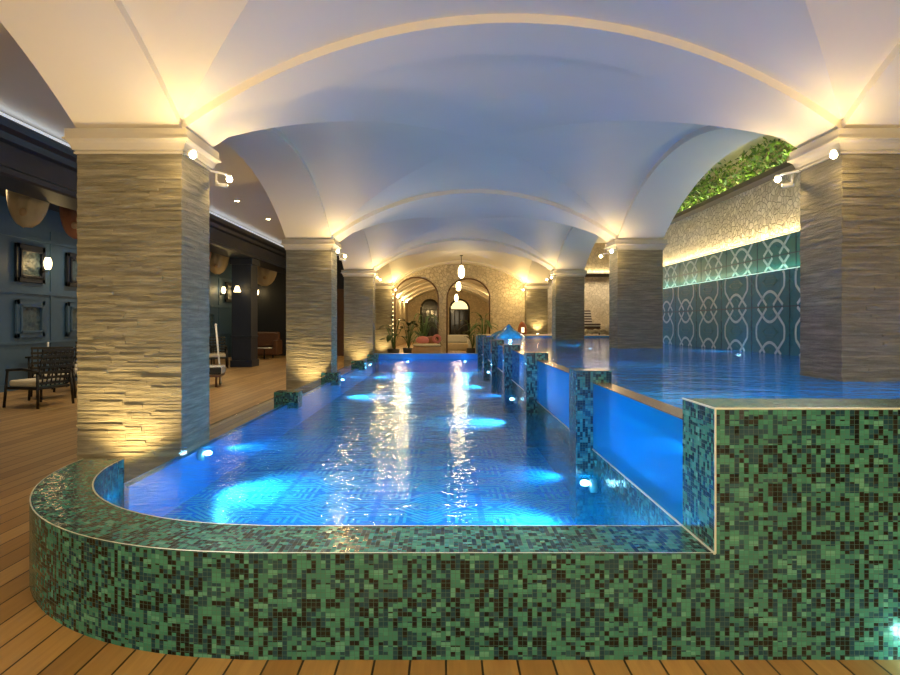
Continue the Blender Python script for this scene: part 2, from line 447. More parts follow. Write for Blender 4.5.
# ------------------------------------------------------------------ upper pool
upper = empty('raised_swimming_pool')
tag(upper, 'raised upper swimming pool behind thick clear panels and a tall green mosaic wall', 'swimming pool')
bw = MB()
bw.box(GX, 6.2, FY, IY, 0, BLKZ, 0)
bw.build('mosaic_wall', M['mosaic'], upper)
bi = MB()
bi.poly([(GX + .13, IY + .004, -.1), (6.2, IY + .004, -.1), (6.2, IY + .004, BLKZ - .01), (GX + .13, IY + .004, BLKZ - .01)])
bi.poly([(GX, FY, BLKZ), (GX, FY, BLKZ + .001), (GX, IY, BLKZ + .001), (GX, IY, BLKZ)])
tr2 = MB()
tr2.box(GX - .002, GX + .004, FY - .003, FY + .004, RIMZ, BLKZ + .003)
tr2.box(GX, 6.2, FY - .002, FY + .004, BLKZ - .003, BLKZ + .004)
tr2.box(GX - .002, GX + .004, FY, IY, BLKZ - .003, BLKZ + .004)
tr2.build('edge_trim', M['trim'], upper)
bb = MB()
bb.box(GX + .13, 6.2, IY, 23.2, -.15, -.1)
bb.box(GX + .13, 6.2, IY + .001, IY + .03, -.1, WU - .02)
bb.box(TX, TX + .2, IY, 18.2, -.1, WU + .0)
bb.box(GX, 9.5, 23.1, 23.3, -.1, WU + .03)
bb.box(9.3, 9.5, 18.2, 23.2, -.1, WU + .03)
bb.box(5.6, 9.5, 18.0, 18.2, -.1, WU + .03)
bb.box(6.2, 9.5, 18.2, 23.2, -.15, -.1)
bb.box(GX, GX + .14, 19.6, 23.2, -.1, WU + .03)
bb.build('basin', M['basin'], upper)
PY = [4.72 + 2.92 * k for k in range(6)]
for y in PY:
    MB().box(.99, 1.262, y, y + .27, -.3, 1.04).build('post', M['mosaic_in'], upper)
ys = [IY] + [v for y in PY for v in (y, y + .27)]
for k in range(0, len(ys) - 1, 2):
    MB().box(GX, GX + .12, ys[k], ys[k + 1], RIMZ, .945).build('glass_panel', M['acrylic'], upper)
    MB().box(GX - .002, GX + .122, ys[k], ys[k + 1], .945, .95).build('glass_top_reflection', M['topreflect'], upper)  # thin cap painted as the brown reflection along the panel top
wu = MB()
wu.poly([(GX + .12, IY, WU), (TX, IY, WU), (TX, 18.2, WU), (9.3, 18.2, WU), (9.3, 23.1, WU), (GX + .12, 23.1, WU)])
wu.build('water', M['water2'], upper)

# ------------------------------------------------------------------ columns
def shaft_mesh(z0, z1, seed):
    rnd = random.Random(seed)
    mb = MB(); x0, x1, y0, y1 = 0, CW, 0, CD
    zs = [z0]
    while zs[-1] < z1 - .05: zs.append(zs[-1] + rnd.uniform(.014, .036))
    zs[-1] = z1
    if zs[-1] - zs[-2] < .015: zs.pop(-2)
    for za, zb in zip(zs, zs[1:]):
        for face in range(4):
            L = CW if face in (0, 2) else CD
            amp = .018 if face in (0, 2) else .005
            us = [0]
            while us[-1] < L - .14: us.append(us[-1] + rnd.uniform(.1, .42))
            us[-1] = L if len(us) > 1 else us[-1]
            if us[-1] < L: us.append(L)
            us[0] = 0
            for ua, ub in zip(us, us[1:]):
                d = rnd.uniform(0, amp) * (rnd.random() ** .4); e = rnd.uniform(-.004, .004) if face in (0, 2) else 0
                def P(u, z, o):
                    if face == 0: return (u, -o, z)
                    if face == 1: return (CW + o, u, z)
                    if face == 2: return (L - u, CD + o, z)
                    return (-o, L - u, z)
                d2 = max(0, d + e)
                mb.poly([P(ua, za, d), P(ub, za, d), P(ub, zb, d2), P(ua, zb, d2)])
                mb.poly([P(ua, zb, d2), P(ub, zb, d2), P(ub, zb, -.01), P(ua, zb, -.01)])
                mb.poly([P(ua, za, -.01), P(ub, za, -.01), P(ub, za, d), P(ua, za, d)])
                mb.poly([P(ub, za, -.01), P(ub, zb, -.01), P(ub, zb, d2), P(ub, za, d)])
                mb.poly([P(ua, zb, -.01), P(ua, za, -.01), P(ua, za, d), P(ua, zb, d2)])
    return mb
def capital_mesh():
    mb = MB()
    prof = [(.0, 2.80), (.022, 2.80), (.022, 2.82), (.012, 2.825), (.012, 2.835), (.03, 2.84), (.035, 2.855),
            (.04, 2.88), (.05, 2.91), (.065, 2.93), (.085, 2.945), (.085, 2.965), (.07, 2.97), (.07, 3.065), (.0, 3.07)]
    prof = [(o, 3.07 - (3.07 - z) * .76) for o, z in prof]
    for (oa, za), (ob, zb) in zip(prof, prof[1:]):
        A = [(-oa, -oa, za), (CW + oa, -oa, za), (CW + oa, CD + oa, za), (-oa, CD + oa, za)]
        B = [(-ob, -ob, zb), (CW + ob, -ob, zb), (CW + ob, CD + ob, zb), (-ob, CD + ob, zb)]
        for i in range(4):
            j = (i + 1) % 4; mb.poly([A[i], A[j], B[j], B[i]])
    return mb
col_left = None; col_right = None
names = ['behind the viewer', 'nearest', 'second', 'third', 'farthest']
proto = {}
for side in ('left', 'right'):
    for k, y in enumerate(ROWS):
        x0 = XL - CW if side == 'left' else XR
        t = empty('stone_column', (x0, y, 0 if side == 'left' or k in (0, 4) else -.1))
        if k == 0: lab = 'square layered stone column beside the viewer on the ' + side
        elif side == 'left':
            lab = names[k] + ' of the four layered stone columns standing on the wooden deck left of the lower pool'
        else:
            lab = names[k] + ' of the stone columns rising ' + ('from the upper pool water on the right' if k < 4 else 'behind the upper pool on the right, lit warm from below')
        tag(t, lab, 'column', 'square stone columns')
        z0 = 0 if t.location.z == 0 else .1
        key = (side, z0)
        if side == 'left' or k in (0,) :
            key = 'dry'
            if key not in proto:
                proto[key] = shaft_mesh(0, 2.88, 3).build('shaft', M['stone'], t)
                s = proto[key]
            else:
                s = proto[key].copy(); COL.objects.link(s); s.parent = t
        elif k == 4:
            s = shaft_mesh(.95, 2.88, 5).build('shaft', M['stone'], t)
        else:
            if 'wet' not in proto: proto['wet'] = s = shaft_mesh(0, 2.98, 9).build('shaft', M['stone'], t)
            else: s = proto['wet'].copy(); COL.objects.link(s); s.parent = t
        if 'cap' not in proto: proto['cap'] = c = capital_mesh().build('capital', M['cream'], t)
        else: c = proto['cap'].copy(); COL.objects.link(c); c.parent = t
        c.location = (0, 0, -t.location.z)

# ------------------------------------------------------------------ vaults
def seg(t, s=RISE, a=2.83):     # segmental profile, t in -1..1
    R = (a * a + s * s) / (2 * s)
    return math.sqrt(R * R - (t * a) ** 2) - (R - s)
NV = 20
for k in range(len(ROWS) - 1):
    ya, yb = ROWS[k] + CD, ROWS[k + 1]
    cx, hx = (XL + XR) / 2, (XR - XL) / 2; cy, hy = (ya + yb) / 2, (yb - ya) / 2
    mb = MB()
    for sec in range(4):
        V = []; F = []; W = 2 * NV + 1
        for i in range(NV + 1):
            r = i / NV
            for j in range(W):
                s_ = (j / NV - 1)
                u, v = (r * s_, r) if sec == 0 else (r * s_, -r) if sec == 1 else (r, r * s_) if sec == 2 else (-r, r * s_)
                z = SPR + .08 + seg(min(abs(u), abs(v)))
                V.append((cx + u * hx, cy + v * hy, z))
        for i in range(NV):
            for j in range(W - 1):
                F.append((i * W + j, i * W + j + 1, (i + 1) * W + j + 1, (i + 1) * W + j))
        mb.mesh(V, F)
    struct(mb, 'ceiling', M['plaster'], 'groin vault over bay %d' % k)
    o = COL.objects[-1]
def arch_x(y0, y1, xa, xb, ztop, drop=0):     # transverse arch
    mb = MB(); n = 48; cx, hx = (xa + xb) / 2, (xb - xa) / 2
    P = [(cx + hx * (2 * i / n - 1), SPR + seg(2 * i / n - 1) - drop) for i in range(n + 1)]
    V = [(x, y, z) for x, z in P for y in (y0, y1)]
    mb.mesh(V, [(2 * i, 2 * i + 1, 2 * i + 3, 2 * i + 2) for i in range(n)])
    for i in range(n):
        for y in (y0, y1):
            mb.poly([(P[i][0], y, P[i][1]), (P[i + 1][0], y, P[i + 1][1]), (P[i + 1][0], y, ztop), (P[i][0], y, ztop)])
    return mb
def arch_y(x0, x1, ya, yb, ztop):
    mb = MB(); n = 48; cy, hy = (ya + yb) / 2, (yb - ya) / 2
    P = [(cy + hy * (2 * i / n - 1), SPR + seg(2 * i / n - 1)) for i in range(n + 1)]
    V = [(x, y, z) for y, z in P for x in (x0, x1)]
    mb.mesh(V, [(2 * i, 2 * i + 1, 2 * i + 3, 2 * i + 2) for i in range(n)])
    for i in range(n):
        for x in (x0, x1):
            mb.poly([(x, P[i][0], P[i][1]), (x, P[i + 1][0], P[i + 1][1]), (x, P[i + 1][0], ztop), (x, P[i][0], ztop)])
    return mb
tn = [1]
def trimname():
    tn[0] += 1; return 'trim_%d' % tn[0]
for k, y in enumerate(ROWS):
    mb = arch_x(y, y + CD, XL, XR, 4.9)
    mb.box(XL - CW, XL, y, y + CD, SPR, 4.9); mb.box(XR, XR + CW, y, y + CD, SPR, 4.9)
    struct(mb, trimname(), M['plaster'], 'white transverse arch')
    if k < len(ROWS) - 1:
        struct(arch_y(XL - CW, XL, y + CD, ROWS[k + 1], 4.9), trimname(), M['plaster'])
        struct(arch_y(XR, XR + CW, y + CD, ROWS[k + 1], 4.9), trimname(), M['plaster'])
# roof slab over all, aisle ceilings
struct(MB().box(-9.7, 10, -6.2, 49.2, 4.9, 5.0), 'ceiling', M['plaster'])
struct(MB().box(-6.3, XL - CW, -6, 27, 4.35, 4.42), 'ceiling', M['plaster'])
struct(MB().box(-9.6, -6.9, -6, 27, 4.0, 4.05), 'ceiling', M['navydark'])

# ------------------------------------------------------------------ outer walls
struct(MB().box(-9.7, 10, -6.2, -6, 0, 4.9), 'wall_back', M['cream'])
# left panelled wall
struct(MB().box(-9.2, -9.05, -6, 27, 0, 4.1), 'wall_left', M['bluewall'])
rail = MB()
for z, h, d in ((0, .14, .03), (.96, .05, .04), (2.04, .09, .03), (3.22, .07, .03)):
    rail.box(-9.05, -9.05 + d, -6, 27, z, z + h)
yy = 12.45
while yy < 27:
    rail.box(-9.05, -9.03, yy - .03, yy + .03, .14, 3.5); yy += 1.75
struct(rail, 'baseboard_left', M['bluewall'])
# end wall of left aisle
struct(MB().box(-9.2, XL - CW, 27, 27.2, 0, 4.9), 'wall_far_left', M['navydark'])
dd = empty('door_1', (-4.75, 26.96, 0)); dd['kind'] = 'structure'
MB().box(-.5, .5, -.05, .03, 0, 2.9).build('door_leaf', M['brown'], dd)
MB().box(-.62, -.5, -.08, .03, 0, 3.02).box(.5, .62, -.08, .03, 0, 3.02).box(-.62, .62, -.08, .03, 2.9, 3.02).build('door_frame', M['navydark'], dd)
MB().ball((.42, -.09, 1.05), .035).build('door_handle', M['trim'], dd)
# long cornice beam
cb = MB()
prof = [(-6.26, 3.50), (-6.20, 3.52), (-6.20, 3.60), (-6.24, 3.63), (-6.24, 3.95), (-6.16, 3.98), (-6.12, 4.06), (-6.02, 4.10), (-5.98, 4.17), (-5.98, 4.2), (-6.9, 4.2), (-6.9, 3.5)]
for (xa, za), (xb, zb) in zip(prof, prof[1:] + prof[:1]):
    cb.poly([(xa, -6, za), (xa, 27, za), (xb, 27, zb), (xb, -6, zb)])
struct(cb, trimname(), M['navy'])
struct(MB().box(-6.0, -5.96, -6, 27, 4.20, 4.235), trimname(), M['ledwhite'])
light('AREA', 'cove_light', (-6.1, 10, 4.25), 13, (.85, .9, 1), (.08, 30), (PI, .35, 0))
# navy pillars
for y, lab in ((5.8, 'dark navy panelled pillar hidden behind the nearest stone column'), (19.9, 'dark navy panelled pillar between the lounge seats seen left of the second stone column')):
    t = empty('navy_pillar', (-6.88, y, 0)); tag(t, lab, 'pillar', 'navy lounge pillars')
    MB().box(0, .62, 0, .7, 0, 3.5).build('shaft', M['navy'], t)
    b = MB().box(-.04, .66, -.04, .74, 0, .22).box(-.02, .64, -.02, .72, .95, 1.02).box(-.02, .64, -.02, .72, 2.5, 2.56).box(-.05, .67, -.05, .75, 3.3, 3.5)
    b.build('moulding', M['navy'], t, bevel=.01)

# relief pictures on left wall
def picture(y, z, lab, dark):
    t = empty('relief_picture', (-9.03, y, z)); tag(t, lab, 'picture', 'framed reliefs on the blue panelled wall')
    f = MB()
    w, h = .92, .80
    for o_, th, d in ((0, .10, .05), (.10, .05, .08)):
        f.box(0, d, o_, w - o_, o_, o_ + th).box(0, d, o_, w - o_, h - o_ - th, h - o_)
        f.box(0, d, o_, o_ + th, o_, h - o_).box(0, d, w - o_ - th, w - o_, o_, h - o_)
    f.build('frame', M['navy'] if dark else M['bluewall'], t, bevel=.008)
    p = MB()
    n = 12
    rnd = random.Random(y)
    H = [[rnd.uniform(.0, .035) for _ in range(n + 1)] for _ in range(n + 1)]
    V = [(.01 + H[i][j], .15 + (w - .3) * i / n, .15 + (h - .3) * j / n) for i in range(n + 1) for j in range(n + 1)]
    F = [(i * (n + 1) + j, i * (n + 1) + j + 1, (i + 1) * (n + 1) + j + 1, (i + 1) * (n + 1) + j) for i in range(n) for j in range(n)]
    p.mesh(V, F); p.build('relief', M['picture'], t)
pl = [(12.98, 'first from the left edge of the photo'), (14.72, 'directly left of the nearest stone column'),
      (22.2, 'seen left of the navy pillar'), (24.9, 'just left of the navy pillar at lower height'), (25.9, 'right of the navy pillar')]
for y, s in pl[:2]:
    picture(y, 2.29, 'square dark framed panel, upper row, ' + s, True)
    picture(y, 1.10, 'square blue framed relief, lower row, ' + s, False)
picture(23.2, 1.10, 'small blue framed relief visible between nearest stone column and navy pillar', False)
picture(25.3, 2.29, 'small dark framed panel high on the wall right of the navy pillar', True)
# sconces
def sconce(x, y, z, lab, face=(1, 0), cone=False):
    t = empty('wall_sconce', (x, y, z)); tag(t, lab, 'wall lamp', 'warm wall lamps of the lounge')
    dx, dy = face
    MB().tube([(0, 0, -.16), (dx * .10, dy * .10, -.18), (dx * .12, dy * .12, -.10)], .012).box(-.02, .02, -.02, .02, -.2, -.08).build('bracket', M['black'], t)
    s = MB()
    if cone: s.lathe([(.11, -.1), (.05, .09)], 16, (dx * .12, dy * .12, 0))
    else: s.lathe([(.05, -.12), (.075, -.05), (.08, .05), (.05, .14)], 16, (dx * .12, dy * .12, 0))
    s.build('lamp_shade', M['softglow'], t)
    light('POINT', 'sconce_light', (x + dx * .3, y + dy * .3, z), 7, WARM, .08)
sconce(-8.95, 13.75, 2.72, 'oval glowing wall lamp in front of the upper dark panel at the left edge')
sconce(-8.98, 24.7, 2.72, 'glowing wall lamp left of the navy pillar')
sconce(-6.62, 19.78, 2.5, 'small cone shaped lamp on the front of the navy pillar', (0, -1), True)
sconce(-8.6, 26.85, 2.75, 'left one of the two wall lamps right of the navy pillar', (0, -1))
sconce(-8.15, 26.85, 2.75, 'right one of the two wall lamps right of the navy pillar', (0, -1))
# scalloped hangings
def shell(x, y, z, w, h, mat, lab, rz=0):
    t = empty('scalloped_pendant', (x, y, z), rz); tag(t, lab, 'hanging shade', 'scalloped cloth shades hanging below the navy beam')
    s = MB(); n, m_ = 18, 10; V = []
    for i in range(n + 1):
        a = -1 + 2 * i / n
        for j in range(m_ + 1):
            b = j / m_
            ww = w / 2 * math.sqrt(max(0, 1 - (b * .985) ** 2.4))
            V.append((a * ww, -.12 * math.cos(a * PI / 2) * math.sin(b * PI * .8) + .02 * math.cos(a * PI * 4) * (1 - b), -b * h))
    F = [(i * (m_ + 1) + j, i * (m_ + 1) + j + 1, (i + 1) * (m_ + 1) + j + 1, (i + 1) * (m_ + 1) + j) for i in range(n) for j in range(m_)]
    s.mesh(V, F); o = s.build('shade', mat, t)
    md = o.modifiers.new('thick', 'SOLIDIFY'); md.thickness = .015
    MB().tube([(-w / 2, 0, 0), (w / 2, 0, 0)], .018).tube([(0, 0, 0), (0, 0, .35)], .012).build('hanger', M['black'], t)
    e = MB().lathe([(.07, 0), (.055, .012), (.001, .02)], 16, (0, 0, 0)).build('emblem', M['tan'], t); e.rotation_euler = (PI / 2, 0, 0)
    e.location = (0, -.13, -h * .66)
shell(-7.35, 10.9, 3.84, .80, .76, M['beige'], 'large beige scalloped shade hanging at the left edge of the photo')
shell(-7.35, 12.4, 3.84, .80, .76, M['rust'], 'rust scalloped shade half hidden by the nearest stone column')
shell(-7.5, 20.0 - 1.2, 3.80, .8, .75, M['rust'], 'rust scalloped shade just right of the nearest stone column')
shell(-7.45, 20.2 - .0, 3.80, .8, .8, M['beige'], 'beige scalloped shade left of the navy pillar')
shell(-7.3, 24.9, 3.9, 1.1, 1.0, M['beige'], 'beige scalloped shade right of the navy pillar', .5)

# ------------------------------------------------------------------ right side walls
tw = MB()
def xbox(mb, x0, x1, y0, y1, z0, z1, mi): mb.box(x0, x1, y0, y1, z0, z1, mi)
tw.box(TX, TX + .8, IY, 18.2, WU, 2.26, 0)
tw.box(TX + .1, TX + .8, IY, 18.2, 2.26, 2.84, 3)
def bar(mb, x, p, q, w, mi=1, t=.006):
    p, q = Vector(p), Vector(q); d = (q - p); L = d.length; d.normalize(); n = Vector((-d.y, d.x)) * w / 2
    c = [p + n, q + n, q - n, p - n]
    mb.poly([(x - t, v.x, v.y) for v in c], None, mi)
    for i in range(4):
        a, b = c[i], c[(i + 1) % 4]; mb.poly([(x - t, a.x, a.y), (x - t, b.x, b.y), (x, b.x, b.y), (x, a.x, a.y)], None, mi)
PWD, PHT = 1.21, .85
def tilepanel(y0, z0, zmin, zmax, x):
    polys = [
        [(-.46, .12), (-.46, -.12), (-.30, -.30)], ]
    segs = []
    # oval sides, crossing ends and the W at top and bottom (normalised -.5...5)
    for sx in (-1, 1):
        for sy in (-1, 1):
            chain = [(.37, 0), (.36, .13), (.29, .22), (.09, .47)]
            ch2 = [(.33, .47), (.13, .25), (.06, .21), (0, .20)]
            ch3 = [(.12, .19), (.30, .44)]
            for ch in (chain, ch2):
                for a, b in zip(ch, ch[1:]): segs.append(((sx * a[0], sy * a[1]), (sx * b[0], sy * b[1]), .046, 1))
    for sx in (-1, 1):
        for sy in (-1, 1):
            for k in range(2):
                o = .05 * k
                segs.append(((sx * (.0), sy * (.05 + o)), (sx * (.14 - o), sy * (.05 + o)), .012, 3))
                segs.append(((sx * (.14 - o), sy * (.05 + o)), (sx * (.22 - o), 0), .012, 3))
            segs.append(((sx * .0, sy * .30), (sx * .08, sy * .36), .015, 3))
            segs.append(((sx * .44, sy * .20), (sx * .5, sy * .26), .015, 3))
            segs.append(((sx * .43, sy * .08), (sx * .5, sy * .0), .015, 3))
    segs.append(((-.5, .493), (.5, .493), .016, 2)); segs.append(((-.493, -.5), (-.493, .5), .012, 2))
    for p, q, w, mi in segs:
        P = [y0 + (p[0] + .5) * PWD, z0 + (p[1] + .5) * PHT]; Q = [y0 + (q[0] + .5) * PWD, z0 + (q[1] + .5) * PHT]
        # clip to the band
        if max(P[1], Q[1]) <= zmin or min(P[1], Q[1]) >= zmax: continue
        for A, B in ((P, Q), (Q, P)):
            if A[1] < zmin and B[1] > A[1]:
                f = (zmin - A[1]) / (B[1] - A[1]); A[0] += f * (B[0] - A[0]); A[1] = zmin
            if A[1] > zmax and B[1] < A[1]:
                f = (zmax - A[1]) / (B[1] - A[1]); A[0] += f * (B[0] - A[0]); A[1] = zmax
        if (Vector(P) - Vector(Q)).length < .01: continue
        bar(tw, x, P, Q, w * 1.0, mi)
for j in range(12):
    y0 = 3.68 + PWD * j
    tilepanel(y0, .83, WU, 2.25, TX); tilepanel(y0, 1.68, WU, 2.25, TX)
    tilepanel(y0, 1.68, 2.27, 2.83, TX + .1); tilepanel(y0, 2.53, 2.27, 2.83, TX + .1)
struct(tw, 'wall_right', [M['tilewall'], M['tilegrey'], M['tiledark'], M['tilegreen']])
struct(MB().box(TX + .2, TX + .8, IY, 18.2, 2.84, 3.87), 'wall_right_upper', M['pebble'])
struct(MB().box(TX - .02, TX + .3, IY, 18.2, 3.87, 3.96), trimname(), M['beam'])
struct(MB().box(TX + 1.0, TX + 1.1, -6, 18.2, 0, 4.9), 'wall_right_outer', M['rubble'])
struct(MB().box(TX + .0, 9.6, 18.2, 18.35, WU + .03, 4.9), 'wall_right_return', M['rubble'])
struct(MB().box(9.5, 9.6, 18.2, 27, 0, 4.9), 'wall_right_far', M['rubble'])
struct(MB().box(TX + .02, TX + .05, IY, 18.2, 2.262, 2.275), trimname(), M['ledaqua'])
struct(MB().box(TX + .12, TX + .16, IY, 18.2, 2.842, 2.856), trimname(), M['ledwarm'])
light('AREA', 'aqua_strip', (TX + .04, 10.5, 2.29), 22, (.5, 1, .8), (.03, 15), (PI, 0, 0))
light('AREA', 'warm_strip', (TX + .12, 10.5, 2.88), 75, (1, .78, .40), (.05, 15), (PI, .25, 0))
light('AREA', 'plant_strip', (TX + .42, 10.5, 3.99), 130, (1, .95, .45), (.05, 15), (PI, 0, 0))
struct(MB().box(TX + .31, TX + .35, IY, 18.2, 3.962, 3.975), trimname(), M['ledgreen'])
struct(MB().box(TX + .3, TX + 1.0, IY, 18.2, 3.87, 3.95), trimname(), M['beam'])
# hedge of plants over the beam
hd = MB(); rnd = random.Random(4)
for i in range(5200):
    y = rnd.uniform(5.5, 17.9); b = rnd.random()
    x = TX + .42 + b * .45; z = 4.0 + rnd.random() ** 1.2 * (.78)
    L = rnd.uniform(.07, .17); a = rnd.uniform(0, 2 * PI); el = rnd.uniform(-.5, 1.1)
    d = Vector((math.cos(a) * math.cos(el), math.sin(a) * math.cos(el), math.sin(el))) * L
    sd = Vector((-math.sin(a), math.cos(a), rnd.uniform(-.6, .6))).normalized() * L * .22
    p = Vector((x, y, z)); m_ = p + d * .5
    hd.poly([p, m_ + sd, p + d, m_ - sd], None, 0 if rnd.random() < .6 else 1)
tag(hd.build('trailing_foliage', [M['leaf2'], M['leaf3']]), 'lush green foliage lit yellow along the top of the pebble wall on the right', 'foliage', kind='stuff')

# ------------------------------------------------------------------ far wall with two arches
WY = 26.9
def arched_wall(y0, y1, x0, x1, ztop, holes, z0=0):
    # holes: (xa, xb, spring, rise)
    mb = MB(); n = 16
    xs = [x0]
    for xa, xb, sp, ri in holes:
        xs.append(xa)
        xs += [xa + (xb - xa) * (i + 1) / n for i in range(n)]
    xs.append(x1)
    def hz(x, xa, xb, sp, ri):
        c, h = (xa + xb) / 2, (xb - xa) / 2
        return sp + ri * math.sqrt(max(0, 1 - ((x - c) / h) ** 2))
    k = 0; cur = x0
    segsx = []
    for xa, xb, sp, ri in holes:
        segsx.append((cur, xa, None)); 
        for i in range(n):
            p, q = xa + (xb - xa) * (1 - math.cos(PI * i / n)) / 2, xa + (xb - xa) * (1 - math.cos(PI * (i + 1) / n)) / 2
            segsx.append((p, q, (xa, xb, sp, ri)))
        cur = xb
    segsx.append((cur, x1, None))
    for p, q, hl in segsx:
        za = z0 if hl is None else hz(p, *hl); zb = z0 if hl is None else hz(q, *hl)
        for y in (y0, y1): mb.poly([(p, y, za), (q, y, zb), (q, y, ztop), (p, y, ztop)])
        if hl: mb.poly([(p, y0, za), (q, y0, zb), (q, y1, zb), (p, y1, za)])
    for xa, xb, sp, ri in holes:
        mb.poly([(xa, y0, z0), (xa, y0, sp), (xa, y1, sp), (xa, y1, z0)]); mb.poly([(xb, y0, z0), (xb, y0, sp), (xb, y1, sp), (xb, y1, z0)])
    return mb
k_ = WY / 620
hl = [((395 - 446) * k_, (438 - 446) * k_, 2.55, .84), ((447 - 446) * k_, (489.5 - 446) * k_, 2.50, .84)]
struct(arched_wall(WY, WY + .35, XL - CW, 9.6, 4.9, hl), 'wall_far', M['rubble'])
# dark metal rims round the arches
for xa, xb, sp, ri in hl:
    pts = [(xa, WY - .02, 0), (xa, WY - .02, sp)]
    c, h = (xa + xb) / 2, (xb - xa) / 2
    pts += [(c - h * math.cos(PI * i / 24), WY - .02, sp + ri * math.sin(PI * i / 24)) for i in range(1, 24)]
    pts += [(xb, WY - .02, sp), (xb, WY - .02, 0)]
    struct(MB().tube(pts, .035, 6), trimname(), M['brown'])
# beam on upper far wall (right)
struct(MB().box(XR + CW, 9.5, WY - .12, WY, 3.42, 3.56), trimname(), M['beam'])
struct(MB().box(XR + CW, 9.3, WY - .08, WY - .04, 3.56, 3.57), trimname(), M['ledwarm'])
light('AREA', 'warm_strip', (6.6, WY - .06, 3.60), 30, (1, .80, .42), (5, .04), (PI, 0, 0))
light('AREA', 'warm_strip', (6.6, WY - .5, 3.38), 70, (1, .84, .6), (4.5, .05), (-.3, 0, 0))  # added fill under the beam, brightens the dark stone end wall
# room beyond
struct(MB().box(-3.1, -2.95, WY + .35, 48, 0, 4.9), 'wall_left_beyond', M['rubble'])
struct(MB().box(3.3, 3.45, WY + .35, 48, 0, 4.9), 'wall_right_beyond', M['rubble'])
vb = MB(); n = 24
V = []; 
for i in range(n + 1):
    t = 2 * i / n - 1
    for y in (WY + .35, 48): V.append((.175 + 3.1 * t, y, 2.9 + seg(t) * 1.25))
vb.mesh(V, [(2 * i, 2 * i + 1, 2 * i + 3, 2 * i + 2) for i in range(n)])
struct(vb, 'ceiling', M['plaster'])
for y in (30, 33.5, 37, 40.5, 44):
    rb = MB(); P = [(.175 + 3.1 * (2 * i / n - 1), 2.85 + seg(2 * i / n - 1) * 1.22) for i in range(n + 1)]
    rb.mesh([(x, yy_, z) for x, z in P for yy_ in (y, y + .5)], [(2 * i, 2 * i + 1, 2 * i + 3, 2 * i + 2) for i in range(n)])
    for i in range(n):
        for yy_ in (y, y + .5): rb.poly([(P[i][0], yy_, P[i][1]), (P[i + 1][0], yy_, P[i + 1][1]), (P[i + 1][0], yy_, P[i + 1][1] + .1), (P[i][0], yy_, P[i][1] + .1)])
    struct(rb, trimname(), M['plaster'])
k2 = 48 / 620
wins = [((421 - 446) * k2, (438.5 - 446) * k2, False), ((450 - 446) * k2, (469 - 446) * k2, True)]
struct(arched_wall(48, 48.3, -3.1, 3.45, 4.9, [(a, b, 2.5, .75) for a, b, _ in wins]), 'wall_end', M['rubble'])
for wi, (xa, xb, lit) in enumerate(wins):
    t = empty('window_%d' % (wi + 1), ((xa + xb) / 2, 48.05, 0)); t['kind'] = 'structure'
    h = (xb - xa) / 2; fr = MB()
    fr.tube([(-h, 0, 0), (-h, 0, 2.5)] + [(-h * math.cos(PI * i / 16), 0, 2.5 + .75 * math.sin(PI * i / 16)) for i in range(1, 16)] + [(h, 0, 2.5), (h, 0, 0)], .09, 6)
    fr.box(-h, h, -.05, .05, 2.42, 2.52).box(-.06, .06, -.05, .05, 0, 2.5).box(-h, h, -.04, .04, 1.2, 1.28)
    fr.box(-h * .55, -h * .45, -.04, .04, 0, 2.45).box(h * .45, h * .55, -.04, .04, 0, 2.45)
    fr.build('window_frame', M['black'], t)
    MB().poly([(-h, .05, 0), (h, .05, 0), (h, .05, 2.45), (-h, .05, 2.45)]).build('pane', M['pane'], t)
    pn = MB().poly([(-h, .06, 2.5)] + [(-h * math.cos(PI * i / 16), .06, 2.5 + .75 * math.sin(PI * i / 16)) for i in range(1, 16)] + [(h, .06, 2.5)])
    pn.build('arched_pane', M['lunette'] if lit else M['pane'], t)

# ------------------------------------------------------------------ pendants
def pendant(x, y, z, lab, top, s=1):
    t = empty('pendant_lamp', (x, y, z)); tag(t, lab, 'pendant lamp', 'glowing pendant lamps on the centre line')
    MB().lathe([(.02 * s, .30 * s), (.09 * s, .26 * s), (.15 * s, .08 * s), (.155 * s, -.10 * s), (.12 * s, -.24 * s), (.05 * s, -.30 * s)], 20).build('lamp_shade', M['pendglow'], t)
    MB().tube([(0, 0, .28 * s), (0, 0, top - z)], .012).lathe([(.06, 0), (.06, .03)], 12, (0, 0, top - z - .03)).build('rod', M['black'], t)
    light('POINT', 'pendant_light', (x, y, z - .45 * s), 40, (1, .74, .36), .15)
pendant(.58, 23.4, 3.36, 'long glowing pendant lamp hanging before the far stone wall, topmost of the three', 3.98, .8)
pendant(.62, 30.8, 3.26, 'middle glowing pendant lamp, seen through the right arch of the far wall', 4.0, .8)
pendant(.70, 42, 3.15, 'lowest looking and farthest glowing pendant lamp inside the right arch', 3.98, .8)

